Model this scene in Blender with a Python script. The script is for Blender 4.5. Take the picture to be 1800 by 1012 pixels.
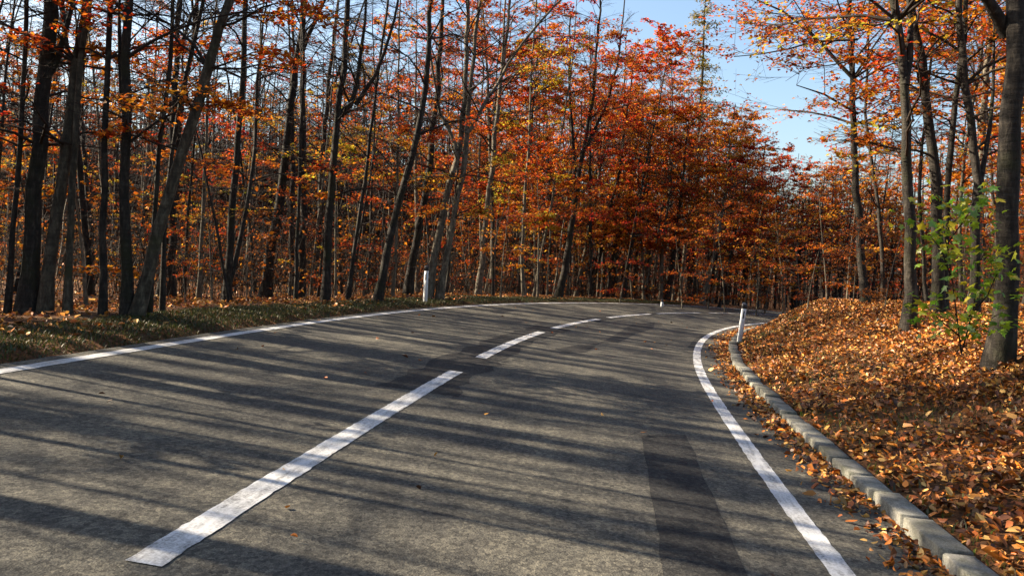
import bpy, math
import numpy as np
from mathutils import Matrix

for o in list(bpy.data.objects): bpy.data.objects.remove(o)
scene = bpy.context.scene
COL = scene.collection
R = math.radians

# ------------------------------------------------------------------ camera
F, U0, V0, H = 1400.0, 900.0, 457.3, 1.4          # focal length and principal point in photo pixels, eye height
ROLL = 0.045
CR, SR = math.cos(ROLL), math.sin(ROLL)
cam = bpy.data.cameras.new('camera'); cam.sensor_width = 36.0; cam.lens = F / 1800 * 36
cam.shift_y = (V0 - 506.0) / 1800; cam.clip_start = 0.05; cam.clip_end = 3000
camo = bpy.data.objects.new('camera', cam); COL.objects.link(camo); scene.camera = camo
camo.matrix_world = Matrix(((CR, -SR, 0, 0), (0, 0, -1, 0), (SR, CR, 0, H), (0, 0, 0, 1)))

# ------------------------------------------------------------------ light
SUN_EL, SUN_AZ = R(30), R(13)                        # azimuth: degrees ahead of straight left
world = bpy.data.worlds.new('World'); scene.world = world; world.use_nodes = True
wn = world.node_tree; bg = wn.nodes['Background']
sky = wn.nodes.new('ShaderNodeTexSky'); sky.sky_type = 'NISHITA'; sky.sun_disc = False
sky.sun_elevation = SUN_EL; sky.sun_rotation = R(-90) + SUN_AZ
sky.altitude = 300; sky.air_density = 1.25; sky.dust_density = 3.0; sky.ozone_density = 2.6
wn.links.new(sky.outputs[0], bg.inputs[0]); bg.inputs[1].default_value = 0.068
sd = bpy.data.lights.new('sun', 'SUN'); sd.energy = 5.0; sd.angle = R(0.5); sd.color = (1.0, 0.87, 0.68)
so = bpy.data.objects.new('sun', sd); COL.objects.link(so)
to_sun = np.array([-math.cos(SUN_AZ) * math.cos(SUN_EL), math.sin(SUN_AZ) * math.cos(SUN_EL), math.sin(SUN_EL)])
from mathutils import Vector
so.rotation_euler = Vector(to_sun).to_track_quat('Z', 'Y').to_euler()
so.location = Vector(to_sun) * 60
scene.view_settings.view_transform = 'Standard'; scene.view_settings.look = 'None'
scene.view_settings.exposure = 2.0; scene.view_settings.gamma = 1.0
scene.view_settings.use_curve_mapping = False
scene.render.engine = 'CYCLES'
scene.cycles.max_bounces = 3; scene.cycles.diffuse_bounces = 1; scene.cycles.transmission_bounces = 2
scene.cycles.caustics_reflective = False; scene.cycles.caustics_refractive = False
scene.cycles.use_denoising = True

# ------------------------------------------------------------------ helpers: geometry of the place
BP, BY = 0.11688, 0.00219                            # road plane as seen from the rolled camera
def plane_z(x, y):
    return H + (-H + x * (SR - BP * CR) + BY * np.clip(y - 5, 0, 90)) / (CR + BP * SR)
def ray(u, v):                                       # photo pixel -> world direction, y component 1
    xc = (u - U0) / F; zc = -(v - V0) / F
    return np.array([xc * CR - zc * SR, 1.0, xc * SR + zc * CR])
def at(u, v, d):                                     # the point d metres ahead on a pixel's ray
    r = ray(u, v); return np.array([0, 0, H]) + r * d
def on_road(u, v):
    lo, hi = 1.0, 120.0
    for _ in range(50):
        m = .5 * (lo + hi); p = at(u, v, m)
        if p[2] > plane_z(p[0], p[1]): lo = m
        else: hi = m
    return at(u, v, lo)
def to_px(p):
    xc = p[0] * CR + (p[2] - H) * SR; zc = -p[0] * SR + (p[2] - H) * CR
    return U0 + F * xc / p[1], V0 - F * zc / p[1]

# centre line of the road: a bend to the right that tightens
DS = 0.25
S = np.arange(-24, 84, DS)
def sm(t): t = np.clip(t, 0, 1); return t * t * (3 - 2 * t)
KAP = 0.005205 + (0.015202 - 0.005205) * sm((S - 8.869) / 4.367) - 0.00152 * np.clip(S - 20, 0, 100) / 20
KAP = np.where(S < -4, 0.0052, np.where(S > 45, 0.02, KAP))
i0 = np.searchsorted(S, -4)
TH = np.cumsum(KAP) * DS; TH += 0.07882 - TH[i0 - 1]
CX = np.cumsum(np.sin(TH)) * DS; CX += -2.1442 - CX[i0 - 1]
CY = np.cumsum(np.cos(TH)) * DS; CY += -4.0 - CY[i0 - 1]
def road_pt(s, o, dz=0.0):
    s = np.asarray(s, float); th = np.interp(s, S, TH)
    x = np.interp(s, S, CX) + o * np.cos(th); y = np.interp(s, S, CY) - o * np.sin(th)
    return np.stack([x, y, plane_z(x, y) + dz], -1)
def road_so(x, y):                                   # world -> (distance along, offset to the right)
    x = np.atleast_1d(np.asarray(x, float)).ravel(); y = np.atleast_1d(np.asarray(y, float)).ravel()
    s = np.empty_like(x); o = np.empty_like(x)
    for a in range(0, len(x), 4000):
        b = slice(a, a + 4000)
        dx = x[b, None] - CX[None]; dy = y[b, None] - CY[None]
        k = np.argmin(dx * dx + dy * dy, 1); r = np.arange(len(k))
        s[b] = S[k]; ddx = dx[r, k]; ddy = dy[r, k]
        lat = ddx * np.cos(TH[k]) - ddy * np.sin(TH[k])
        o[b] = np.where(lat >= 0, 1, -1) * np.hypot(ddx, ddy)
        inner = (k > 0) & (k < len(S) - 1); o[b] = np.where(inner, lat, o[b])
    return s, o
LE, RE, KF, KB = -3.32, 3.74, 3.68, 3.86             # asphalt edges, kerb front and back
def vnoise(x, y, seed=0):                            # cheap smooth noise, about -1..1
    r = np.random.default_rng(seed); v = 0
    for k in range(7):
        a = r.uniform(0, 2 * math.pi); f = r.uniform(.55, 1.6); ph = r.uniform(0, 6.28)
        v = v + np.sin(f * (x * math.cos(a) + y * math.sin(a)) + ph + 1.3 * np.sin(.6 * f * (y * math.cos(a) - x * math.sin(a)) + ph * 2))
    return v / 4.0
def ground_z(x, y):
    shp = np.shape(x); x = np.ravel(x).astype(float); y = np.ravel(y).astype(float)
    s, o = road_so(x, y)
    th = np.interp(s, S, TH)
    oc = np.clip(o, LE, KB)
    ex = np.interp(s, S, CX) + oc * np.cos(th); ey = np.interp(s, S, CY) - oc * np.sin(th)
    ze = plane_z(ex, ey)
    z = ze - 0.05
    # outer side: verge, then wood sinking gently
    d = np.clip(LE - o, 0, None); w = np.exp(-d / 60)
    zl = ze * w - 0.05 + 0.11 * sm(d / .35) + .05 * sm((d - .3) / 1.2) - .22 * sm((d - 1.8) / 4) - .9 * sm((d - 6) / 40)
    zl = zl + vnoise(x * .9, y * .9, 3) * .05 * sm(d / 2) + vnoise(x * .15, y * .15, 4) * .25 * sm((d - 3) / 10)
    # inner side: leaf-covered bank above the kerb, then level wood
    bnd = sm((s - 13) / 7)
    e = np.clip(o - KB + .1, 0, None); w2 = np.exp(-e / 45)
    zr = ze * w2 + .2 * (1 - w2) - 0.05 + .12 * sm(e / .1) + (.98 - .02 * bnd) * sm((e - .05) / (4.6 - 2.5 * bnd)) ** .9 + .22 * sm((e - 4) / 14)
    zr = zr + vnoise(x * 1.5, y * 1.5, 5) * .05 * sm((e - .2) / 1.2) + vnoise(x * .5, y * .5, 6) * .1 * sm((e - .5) / 2)
    z = np.where(o < LE, zl, np.where(o > KB - .1, zr, z))
    return z.reshape(shp)
def gz(x, y): return float(ground_z(np.array([x]), np.array([y]))[0])
def on_ground(u, v, dmin, dmax):                     # where a pixel's ray meets the terrain
    d = np.linspace(dmin, dmax, 260); r = ray(u, v)
    g = ground_z(r[0] * d, d); hit = np.nonzero(H + r[2] * d < g)[0]
    return float(d[hit[0]]) if len(hit) else dmax

# ------------------------------------------------------------------ helpers: meshes
class MB:
    def __init__(self): self.v = []; self.f = []; self.c = []; self.n = 0; self.uv = None
    def add(self, v, f, col=None):
        v = np.asarray(v, float).reshape(-1, 3); f = np.asarray(f, int)
        self.v.append(v); self.f.append(f + self.n); self.n += len(v)
        self.c.append(np.broadcast_to(np.asarray(col if col is not None else (1, 1, 1), float), (len(v), 3)))
    def mesh(self, name, mat, smooth=False, color=False):
        me = bpy.data.meshes.new(name); V = np.concatenate(self.v).astype(np.float32)
        loops = np.concatenate([f.ravel() for f in self.f]).astype(np.int32)
        tot = np.concatenate([np.full(len(f), f.shape[1]) for f in self.f]).astype(np.int32)
        me.vertices.add(len(V)); me.vertices.foreach_set('co', V.ravel())
        me.loops.add(len(loops)); me.loops.foreach_set('vertex_index', loops)
        me.polygons.add(len(tot)); st = np.zeros(len(tot), np.int32); st[1:] = np.cumsum(tot)[:-1]
        me.polygons.foreach_set('loop_start', st); me.polygons.foreach_set('loop_total', tot)
        if smooth: me.polygons.foreach_set('use_smooth', np.ones(len(tot), bool))
        me.update(calc_edges=True)
        if color:
            a = me.color_attributes.new('tint', 'FLOAT_COLOR', 'POINT'); c = np.ones((len(V), 4), np.float32)
            c[:, :3] = np.concatenate(self.c); a.data.foreach_set('color', c.ravel())
        if self.uv is not None:
            l = me.uv_layers.new(name='road'); l.data.foreach_set('uv', self.uv[loops].astype(np.float32).ravel())
        me.materials.append(mat); return me
def obj(name, me, parent=None, loc=(0, 0, 0)):
    o = bpy.data.objects.new(name, me); COL.objects.link(o); o.location = loc
    if parent: o.parent = parent
    return o
def empty(name, loc, rz=0.0, sc=1.0):
    o = bpy.data.objects.new(name, None); COL.objects.link(o); o.location = loc; o.rotation_euler = (0, 0, rz)
    o.scale = (sc, sc, sc); o.empty_display_size = .3; return o
def tag(o, label=None, cat=None, group=None, kind=None):
    if label: o['label'] = label
    if cat: o['category'] = cat
    if group: o['group'] = group
    if kind: o['kind'] = kind
    return o
def unit(v): return v / (np.linalg.norm(v, axis=-1, keepdims=True) + 1e-9)
def tubes(mb, P, Rd, sides=3, rough=0, rng=None, cap=False):
    P = np.asarray(P, float); Rd = np.asarray(Rd, float); N, K, _ = P.shape
    t = unit(np.gradient(P, axis=1)); mt = unit(P[:, -1] - P[:, 0])
    ref = np.where(np.abs(mt[:, 2:3]) > .8, np.array([[1., 0, 0]]), np.array([[0, 0, 1.]]))
    u = unit(np.cross(t, ref[:, None, :])); w = np.cross(t, u)
    a = np.arange(sides) * 2 * math.pi / sides
    rr = Rd[:, :, None] * np.ones(sides)
    if rough: rr = rr * (1 + rough * rng.normal(size=rr.shape))
    V = P[:, :, None] + (u[:, :, None] * np.cos(a)[:, None] + w[:, :, None] * np.sin(a)[:, None]) * rr[..., None]
    idx = np.arange(N * K * sides).reshape(N, K, sides); nx = np.roll(idx, -1, 2)
    f = np.stack([idx[:, :-1], nx[:, :-1], nx[:, 1:], idx[:, 1:]], -1).reshape(-1, 4)
    mb.add(V, f)
def leaves(mb, P, size, rng, col, flat=.35, up=None, asp=.62):
    """one folded diamond per point; normals lie around the vertical, `flat` is how much they stray"""
    n = len(P); nrm = (np.array([0, 0, 1.]) if up is None else up) + rng.normal(size=(n, 3)) * flat; nrm = unit(nrm)
    a = rng.normal(size=(n, 3)); a = unit(a - (a * nrm).sum(1, keepdims=True) * nrm); b = np.cross(nrm, a)
    L = (np.asarray(size) * rng.uniform(.65, 1.25, n))[:, None]
    fold = nrm * L * rng.uniform(.04, .22, n)[:, None]
    V = np.stack([P - a * L * .5, P + b * L * asp * .5 + fold, P + a * L * .5 + nrm * L * rng.uniform(-.15, .15, n)[:, None], P - b * L * asp * .5 + fold], 1)
    i = np.arange(n)[:, None] * 4
    mb.add(V, np.concatenate([i + [0, 1, 2], i + [0, 2, 3]]), np.repeat(col, 4, 0))

def curled(mb, P, size, rng, col, flat):
    n = len(P); nrm = unit(np.array([0, 0, 1.]) + rng.normal(size=(n, 3)) * flat); a = rng.normal(size=(n, 3)); a = unit(a - (a * nrm).sum(1, keepdims=True) * nrm); b = np.cross(nrm, a)
    L = (size * np.exp(rng.normal(size=n) * .32).clip(.45, 1.9))[:, None]; w = L * rng.uniform(.42, .72, n)[:, None] * .5; fd = nrm * L * rng.uniform(-.05, .3, n)[:, None]; cu = nrm * L * rng.normal(size=n)[:, None] * .16
    sk = rng.normal(size=(n, 2, 1)) * .12
    V = np.stack([P - a * L * .5 + cu, P - a * L * (.2 + sk[:, 0]) + b * w + fd, P + a * L * (.2 + sk[:, 1]) + b * w * .85 + fd * .8, P + a * L * .55 + cu, P + a * L * (.2 + sk[:, 0]) - b * w * .85 + fd, P - a * L * (.2 + sk[:, 1]) - b * w + fd * .8], 1)
    i = np.arange(n)[:, None] * 6; mb.add(V, np.concatenate([i + [0, 3, 2, 1], i + [0, 5, 4, 3]]), np.repeat(col, 6, 0))

# ------------------------------------------------------------------ materials
def material(name):
    m = bpy.data.materials.new(name); m.use_nodes = True; nt = m.node_tree; nt.nodes.clear()
    return m, nt, nt.nodes.new('ShaderNodeOutputMaterial')
def nd(nt, t, **kw):
    n = nt.nodes.new(t)
    for k, v in kw.items():
        if k in n.inputs: n.inputs[k].default_value = v
        else: setattr(n, k, v)
    return n
def ramp(nt, fac, stops):
    r = nt.nodes.new('ShaderNodeValToRGB'); e = r.color_ramp.elements
    while len(e) < len(stops): e.new(.5)
    for q, (p, c) in zip(e, stops): q.position = p; q.color = (*c, 1)
    nt.links.new(fac, r.inputs[0]); return r.outputs[0]
def mixc(nt, fac, a, b, mode='MIX'):
    m = nt.nodes.new('ShaderNodeMix'); m.data_type = 'RGBA'; m.blend_type = mode
    for sock, val in ((m.inputs[0], fac), (m.inputs[6], a), (m.inputs[7], b)):
        if isinstance(val, (int, float)): sock.default_value = val
        elif isinstance(val, tuple): sock.default_value = (*val, 1)
        else: nt.links.new(val, sock)
    return m.outputs[2]
def noise(nt, vec, scale, detail=4, rough=.55, dist=0):
    n = nd(nt, 'ShaderNodeTexNoise', Scale=scale, Detail=detail, Roughness=rough, Distortion=dist)
    if vec is not None: nt.links.new(vec, n.inputs['Vector'])
    return n.outputs['Fac']
def bump(nt, h, strength, dist):
    b = nd(nt, 'ShaderNodeBump', Strength=strength, Distance=dist); nt.links.new(h, b.inputs['Height']); return b.outputs[0]
def principled(nt, out, col, rough, normal=None, spec=.4):
    p = nd(nt, 'ShaderNodeBsdfPrincipled', Roughness=rough); p.inputs['Specular IOR Level'].default_value = spec
    if isinstance(col, tuple): p.inputs['Base Color'].default_value = (*col, 1)
    else: nt.links.new(col, p.inputs['Base Color'])
    if normal is not None: nt.links.new(normal, p.inputs['Normal'])
    nt.links.new(p.outputs[0], out.inputs[0]); return p

def asphalt(name, k, tint=(1, 1, 1)):
    m, nt, out = material(name)
    geo = nd(nt, 'ShaderNodeNewGeometry').outputs['Position']; uv = nd(nt, 'ShaderNodeUVMap', uv_map='road').outputs[0]
    mp = nd(nt, 'ShaderNodeMapping'); mp.inputs['Scale'].default_value = (1.1, 7.0, 1); nt.links.new(uv, mp.inputs[0])
    big = noise(nt, geo, .7, 4); mid = noise(nt, geo, 9, 4, .7); st = noise(nt, mp.outputs[0], 1.0, 5, .65)
    g = noise(nt, geo, 120, 3, .8)
    vor = nd(nt, 'ShaderNodeTexVoronoi', Scale=85.0); nt.links.new(geo, vor.inputs['Vector'])
    base = ramp(nt, g, [(.25, (.045 * k, .042 * k, .038 * k)), (.5, (.125 * k, .118 * k, .104 * k)), (.78, (.26 * k, .245 * k, .21 * k))])
    c = mixc(nt, .55, base, ramp(nt, mid, [(.3, (.5, .5, .5)), (.7, (1.35, 1.33, 1.28))]), 'MULTIPLY')
    c = mixc(nt, .6, c, ramp(nt, st, [(.3, (.55, .56, .6)), (.7, (1.3, 1.28, 1.2))]), 'MULTIPLY')
    c = mixc(nt, .6, c, ramp(nt, big, [(.32, (.65, .66, .7)), (.68, (1.2, 1.18, 1.12))]), 'MULTIPLY')
    v2 = nd(nt, 'ShaderNodeTexVoronoi', Scale=48.0); nt.links.new(geo, v2.inputs['Vector'])
    c = mixc(nt, .75, c, ramp(nt, v2.outputs['Color'], [(.15, (.5, .5, .52)), (.5, (1, 1, 1)), (.85, (1.7, 1.66, 1.55))]), 'MULTIPLY')
    sx = nd(nt, 'ShaderNodeSeparateXYZ'); nt.links.new(uv, sx.inputs[0])
    w1 = nd(nt, 'ShaderNodeMath', operation='MULTIPLY'); nt.links.new(sx.outputs[1], w1.inputs[0]); w1.inputs[1].default_value = 4.1
    w2 = nd(nt, 'ShaderNodeMath', operation='COSINE'); nt.links.new(w1.outputs[0], w2.inputs[0])
    w3 = nd(nt, 'ShaderNodeMapRange'); w3.inputs['From Min'].default_value = -1; nt.links.new(w2.outputs[0], w3.inputs['Value'])
    c = mixc(nt, .55, c, ramp(nt, w3.outputs[0], [(.1, (.78, .79, .81)), (.8, (1.1, 1.09, 1.06))]), 'MULTIPLY')
    nz = nd(nt, 'ShaderNodeTexNoise', Scale=1.3, Detail=4.0); nt.links.new(geo, nz.inputs['Vector'])
    va = nd(nt, 'ShaderNodeVectorMath', operation='SCALE'); va.inputs['Scale'].default_value = 1.1; nt.links.new(nz.outputs['Color'], va.inputs[0])
    vb = nd(nt, 'ShaderNodeVectorMath', operation='ADD'); nt.links.new(geo, vb.inputs[0]); nt.links.new(va.outputs[0], vb.inputs[1])
    vc_ = nd(nt, 'ShaderNodeTexVoronoi', feature='DISTANCE_TO_EDGE', Scale=.42); nt.links.new(vb.outputs[0], vc_.inputs['Vector'])
    ck = ramp(nt, vc_.outputs['Distance'], [(.0, (1, 1, 1)), (.0045, (0, 0, 0))]); mk = ramp(nt, noise(nt, geo, .35, 2), [(.5, (0, 0, 0)), (.6, (.75, .75, .75))])
    c = mixc(nt, mixc(nt, 1.0, ck, mk, 'MULTIPLY'), c, (.02, .019, .018))
    c = mixc(nt, 1.0, c, tint, 'MULTIPLY')
    h = nt.nodes.new('ShaderNodeMath'); h.operation = 'ADD'; nt.links.new(g, h.inputs[0]); nt.links.new(vor.outputs['Distance'], h.inputs[1])
    principled(nt, out, c, .88, bump(nt, h.outputs[0], .6, .004), .15); return m
M_ROAD = asphalt('asphalt', .74, (1.01, 1.0, .97))
M_PATCH = asphalt('patched_asphalt', .34, (.95, .97, 1.05))
M_TAR = asphalt('joint_sealing', .3, (.95, .97, 1.05))

def paint():
    m, nt, out = material('road_paint')
    geo = nd(nt, 'ShaderNodeNewGeometry').outputs['Position']
    uv = nd(nt, 'ShaderNodeUVMap', uv_map='road').outputs[0]
    mp = nd(nt, 'ShaderNodeMapping'); mp.inputs['Scale'].default_value = (2.0, 14.0, 1); nt.links.new(uv, mp.inputs[0])
    w = noise(nt, geo, 60, 5, .75); l = noise(nt, mp.outputs[0], 1.2, 4, .65)
    a = nt.nodes.new('ShaderNodeMath'); a.operation = 'ADD'; nt.links.new(w, a.inputs[0]); nt.links.new(l, a.inputs[1])
    c = ramp(nt, a.outputs[0], [(.66, (.13, .125, .115)), (.8, (.40, .39, .37)), (.98, (.62, .61, .59))])
    # ColorRamp clamps at 1: the sum of the two noises lies around 1, so halve it
    h = nt.nodes.new('ShaderNodeMath'); h.operation = 'MULTIPLY'; h.inputs[1].default_value = .72
    nt.links.new(a.outputs[0], h.inputs[0])
    nt.links.new(h.outputs[0], c.node.inputs[0])
    c.node.color_ramp.elements[0].position = .53; c.node.color_ramp.elements[1].position = .66; c.node.color_ramp.elements[2].position = .8
    principled(nt, out, c, .65, bump(nt, w, .5, .003), .35); return m
M_PAINT = paint()

def bark(name, dark, mid, light, moss, moss_lo=.52):
    m, nt, out = material(name)
    tc = nd(nt, 'ShaderNodeTexCoord').outputs['Object']
    info = nd(nt, 'ShaderNodeObjectInfo')
    ad = nt.nodes.new('ShaderNodeVectorMath'); ad.operation = 'ADD'; nt.links.new(tc, ad.inputs[0])
    cmb = nt.nodes.new('ShaderNodeVectorMath'); cmb.operation = 'SCALE'; cmb.inputs[0].default_value = (31, 17, 43)
    nt.links.new(info.outputs['Random'], cmb.inputs['Scale']); nt.links.new(cmb.outputs[0], ad.inputs[1])
    mp = nd(nt, 'ShaderNodeMapping'); mp.inputs['Scale'].default_value = (1, 1, .32); nt.links.new(ad.outputs[0], mp.inputs[0])
    mh = nd(nt, 'ShaderNodeMapping'); mh.inputs['Scale'].default_value = (.6, .6, 3.2); nt.links.new(ad.outputs[0], mh.inputs[0])
    a = noise(nt, mp.outputs[0], 16, 6, .65, .6); b = noise(nt, ad.outputs[0], 1.6, 4, .6); r = noise(nt, mh.outputs[0], 7, 4, .6)
    c = ramp(nt, a, [(.3, dark), (.52, mid), (.72, light)])
    c = mixc(nt, .55, c, ramp(nt, r, [(.38, (.55, .54, .52)), (.62, (1.25, 1.22, 1.18))]), 'MULTIPLY')
    f = ramp(nt, b, [(moss_lo, (0, 0, 0)), (moss_lo + .16, (.75, .75, .75))])
    c = mixc(nt, f, c, moss)
    h = nt.nodes.new('ShaderNodeMath'); h.operation = 'ADD'; nt.links.new(a, h.inputs[0]); nt.links.new(r, h.inputs[1])
    principled(nt, out, c, .85, bump(nt, h.outputs[0], .9, .02), .25); return m
M_BARK = bark('beech_bark', (.010, .008, .0065), (.027, .022, .017), (.075, .063, .047), (.024, .025, .009))
M_BARKL = bark('pale_bark', (.022, .018, .012), (.062, .051, .035), (.15, .128, .09), (.038, .04, .014), .56)
M_BARK_SUNLIT = bark('sunlit_bark', (.05, .041, .028), (.125, .105, .075), (.27, .235, .17), (.06, .06, .024), .6)  # paler copy of the bark, sunlight on the stems put into its colour
M_TWIG, _nt, _o = material('twig_bark'); principled(_nt, _o, (.030, .021, .015), .8, None, .2)

def leafmat(name, transl=.42, rough=.45, spec=.06, var=.35):
    m, nt, out = material(name)
    at_ = nd(nt, 'ShaderNodeVertexColor', layer_name='tint').outputs[0]
    info = nd(nt, 'ShaderNodeObjectInfo')
    hs = nd(nt, 'ShaderNodeHueSaturation', Saturation=1.0)
    mr = nd(nt, 'ShaderNodeMapRange'); mr.inputs['To Min'].default_value = .5 - .022 * var * 2; mr.inputs['To Max'].default_value = .5 + .03 * var * 2
    nt.links.new(info.outputs['Random'], mr.inputs['Value']); nt.links.new(mr.outputs[0], hs.inputs['Hue'])
    nt.links.new(at_, hs.inputs['Color'])
    d = nd(nt, 'ShaderNodeBsdfDiffuse'); t = nd(nt, 'ShaderNodeBsdfTranslucent'); g = nd(nt, 'ShaderNodeBsdfGlossy', Roughness=rough)
    g.inputs['Color'].default_value = (.9, .85, .8, 1)
    nt.links.new(hs.outputs[0], d.inputs[0]); nt.links.new(hs.outputs[0], t.inputs[0])
    m1 = nd(nt, 'ShaderNodeMixShader', Fac=transl); nt.links.new(d.outputs[0], m1.inputs[1]); nt.links.new(t.outputs[0], m1.inputs[2])
    m2 = nd(nt, 'ShaderNodeMixShader', Fac=spec); nt.links.new(m1.outputs[0], m2.inputs[1]); nt.links.new(g.outputs[0], m2.inputs[2])
    nt.links.new(m2.outputs[0], out.inputs[0]); return m
M_LEAF = leafmat('autumn_leaves', .52, .5, .02); M_LITTER = leafmat('fallen_leaves', .12, .5, .05, 0); M_GRASS = leafmat('grass_blades', .3, .5, .04, 0)
M_MAPLE = leafmat('green_leaves', .5, .4, .07, 0); M_NEEDLE = leafmat('needles', .3, .6, .02, 0)

def groundmat():
    m, nt, out = material('forest_floor')
    geo = nd(nt, 'ShaderNodeNewGeometry').outputs['Position']
    a = noise(nt, geo, 14, 6, .75); b = noise(nt, geo, .8, 5, .6)
    vor = nd(nt, 'ShaderNodeTexVoronoi', Scale=16.0); nt.links.new(geo, vor.inputs['Vector'])
    c = ramp(nt, a, [(.28, (.03, .018, .009)), (.5, (.11, .05, .02)), (.72, (.25, .11, .035))])
    vc = ramp(nt, vor.outputs['Color'], [(.1, (.5, .45, .4)), (.5, (1, .95, .9)), (.9, (1.5, 1.3, 1.1))])
    c = mixc(nt, .7, c, vc, 'MULTIPLY')
    f = ramp(nt, b, [(.52, (0, 0, 0)), (.66, (.7, .7, .7))])
    c = mixc(nt, f, c, (.035, .032, .014))
    h = nt.nodes.new('ShaderNodeMath'); h.operation = 'ADD'; nt.links.new(a, h.inputs[0]); nt.links.new(vor.outputs['Distance'], h.inputs[1])
    principled(nt, out, c, .9, bump(nt, h.outputs[0], 1.0, .05), .15); return m
M_GROUND = groundmat()

def stonemat():
    m, nt, out = material('kerb_granite')
    geo = nd(nt, 'ShaderNodeNewGeometry').outputs['Position']; info = nd(nt, 'ShaderNodeObjectInfo')
    a = noise(nt, geo, 90, 4, .8); b = noise(nt, geo, 6, 5, .65)
    c = ramp(nt, a, [(.3, (.09, .088, .078)), (.5, (.23, .222, .2)), (.72, (.4, .39, .36))])
    c = mixc(nt, .8, c, ramp(nt, b, [(.36, (.3, .32, .22)), (.5, (.75, .74, .66)), (.64, (1.15, 1.12, 1.05))]), 'MULTIPLY')
    rv = ramp(nt, info.outputs['Random'], [(0, (.55, .55, .53)), (1, (1.25, 1.23, 1.18))])
    c = mixc(nt, 1.0, c, rv, 'MULTIPLY')
    principled(nt, out, c, .85, bump(nt, a, .7, .006), .3); return m
M_KERB = stonemat()
def plastic(name, col, rough, dirt=None):
    m, nt, out = material(name); tc = nd(nt, 'ShaderNodeTexCoord').outputs['Object']
    a = noise(nt, tc, 9, 5, .7); c = ramp(nt, a, [(.35, tuple(x * .72 for x in col)), (.6, col)])
    principled(nt, out, c, rough, bump(nt, a, .15, .004), .4); return m
M_WHITE = plastic('post_white', (.78, .78, .76), .5); M_BLACK = plastic('post_black', (.018, .018, .02), .45)
M_REFL, _nt, _o = material('post_reflector'); principled(_nt, _o, (.02, .02, .022), .2, None, .6)

# ------------------------------------------------------------------ ground sheet
def graded(lo, a, b, hi, st, g=1.18):
    mid = list(np.arange(a, b + 1e-6, st)); d = st; x = b; right = []
    while x < hi: d *= g; x += d; right.append(x)
    d = st; x = a; left = []
    while x > lo: d *= g; x -= d; left.append(x)
    return np.array(left[::-1] + mid + right)
gx = graded(-900, -9, 13, 900, .16, 1.1); gy = graded(-300, 0.5, 40, 1500, .16, 1.1)
GX, GY = np.meshgrid(gx, gy); GZ = ground_z(GX, GY)
mb = MB(); n, k = GX.shape; idx = np.arange(n * k).reshape(n, k)
mb.add(np.stack([GX, GY, GZ], -1), np.stack([idx[:-1, :-1], idx[:-1, 1:], idx[1:, 1:], idx[1:, :-1]], -1).reshape(-1, 4))
tag(obj('ground', mb.mesh('ground', M_GROUND, True)), kind='structure')

# ------------------------------------------------------------------ road, joints, patches and painted lines
def strip(name, s0, s1, o0, o1, dz, mat, parent=None, wob=0, step=.25, seed=0, cols=2):
    n = max(2, int((s1 - s0) / step) + 1); s = np.linspace(s0, s1, n); r = np.random.default_rng(seed)
    w0 = r.normal(size=n) * wob; w1 = r.normal(size=n) * wob
    V = []; uv = []
    for j in range(cols):
        t = j / (cols - 1); oo = (o0 + w0) * (1 - t) + (o1 + w1) * t
        th = np.interp(s, S, TH); x = np.interp(s, S, CX) + oo * np.cos(th); y = np.interp(s, S, CY) - oo * np.sin(th)
        V.append(np.stack([x, y, plane_z(x, y) + dz], -1)); uv.append(np.stack([s, oo + 0 * s], -1))
    V = np.stack(V, 1); idx = np.arange(n * cols).reshape(n, cols)
    m = MB(); m.add(V, np.stack([idx[:-1, :-1], idx[:-1, 1:], idx[1:, 1:], idx[1:, :-1]], -1).reshape(-1, 4))
    m.uv = np.concatenate([u for u in np.stack(uv, 1)]).reshape(-1, 2)
    return obj(name, m.mesh(name, mat), parent)
road = strip('road', -22, 82, LE, RE, 0, M_ROAD, cols=9, wob=.012); tag(road, kind='structure')
def s_of(u, v): p = on_road(u, v); return float(road_so(p[0], p[1])[0][0])
DASH = [((277, 995), (812, 653)), ((856, 631), (975, 587)), ((987, 580), (1068, 563)), ((1079, 560), (1149, 553)), ((1160, 552), (1225, 549))]
ends = [(s_of(*a), s_of(*b)) for a, b in DASH]
last = ends[-1][1]
for k in range(4): ends.append((last + 1.2 + k * 6.2, last + 6.2 + k * 6.2))
ends.insert(0, (ends[0][0] - 7.5, ends[0][0] - 1.4))
for i, (a, b) in enumerate(ends):
    strip('centre_line_dash', a, b, -.08, .08, .005, M_PAINT, road, .003, .05, 10 + i)
strip('edge_line', -22, 82, -3.155, -3.015, .005, M_PAINT, road, .003, .07, 31)
strip('edge_line', -22, 82, 2.99, 3.13, .005, M_PAINT, road, .003, .07, 32)
# dark sealing beside the dashes where the joint was repaired
strip('joint_sealing', ends[1][1] - 1.6, ends[3][0] + .3, -.42, .3, .0025, M_TAR, road, .045, .3, 41)
strip('joint_sealing', ends[3][1] - 1.2, ends[4][0] + 1.2, -.3, .25, .0025, M_TAR, road, .04, .3, 42)
strip('joint_sealing', ends[4][1] - .8, ends[5][0] + .8, -.28, .22, .0025, M_TAR, road, .04, .3, 43)
def patch(name, pix, mat, seed):
    P = [on_road(u, v) for u, v in pix]; r = np.random.default_rng(seed); out = []
    for a, b in zip(P, P[1:] + P[:1]):
        k = max(2, int(np.linalg.norm(b - a) / .22))
        for t in np.arange(k) / k: out.append(a + (b - a) * t + np.array([*r.normal(size=2) * .005, 0]))
    out = np.array(out); out[:, 2] = plane_z(out[:, 0], out[:, 1]) + .0025
    ss, oo = road_so(out[:, 0], out[:, 1]); m = MB(); m.add(out, [list(range(len(out)))]); m.uv = np.stack([ss, oo], -1)
    return obj(name, m.mesh(name, mat), road)
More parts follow.
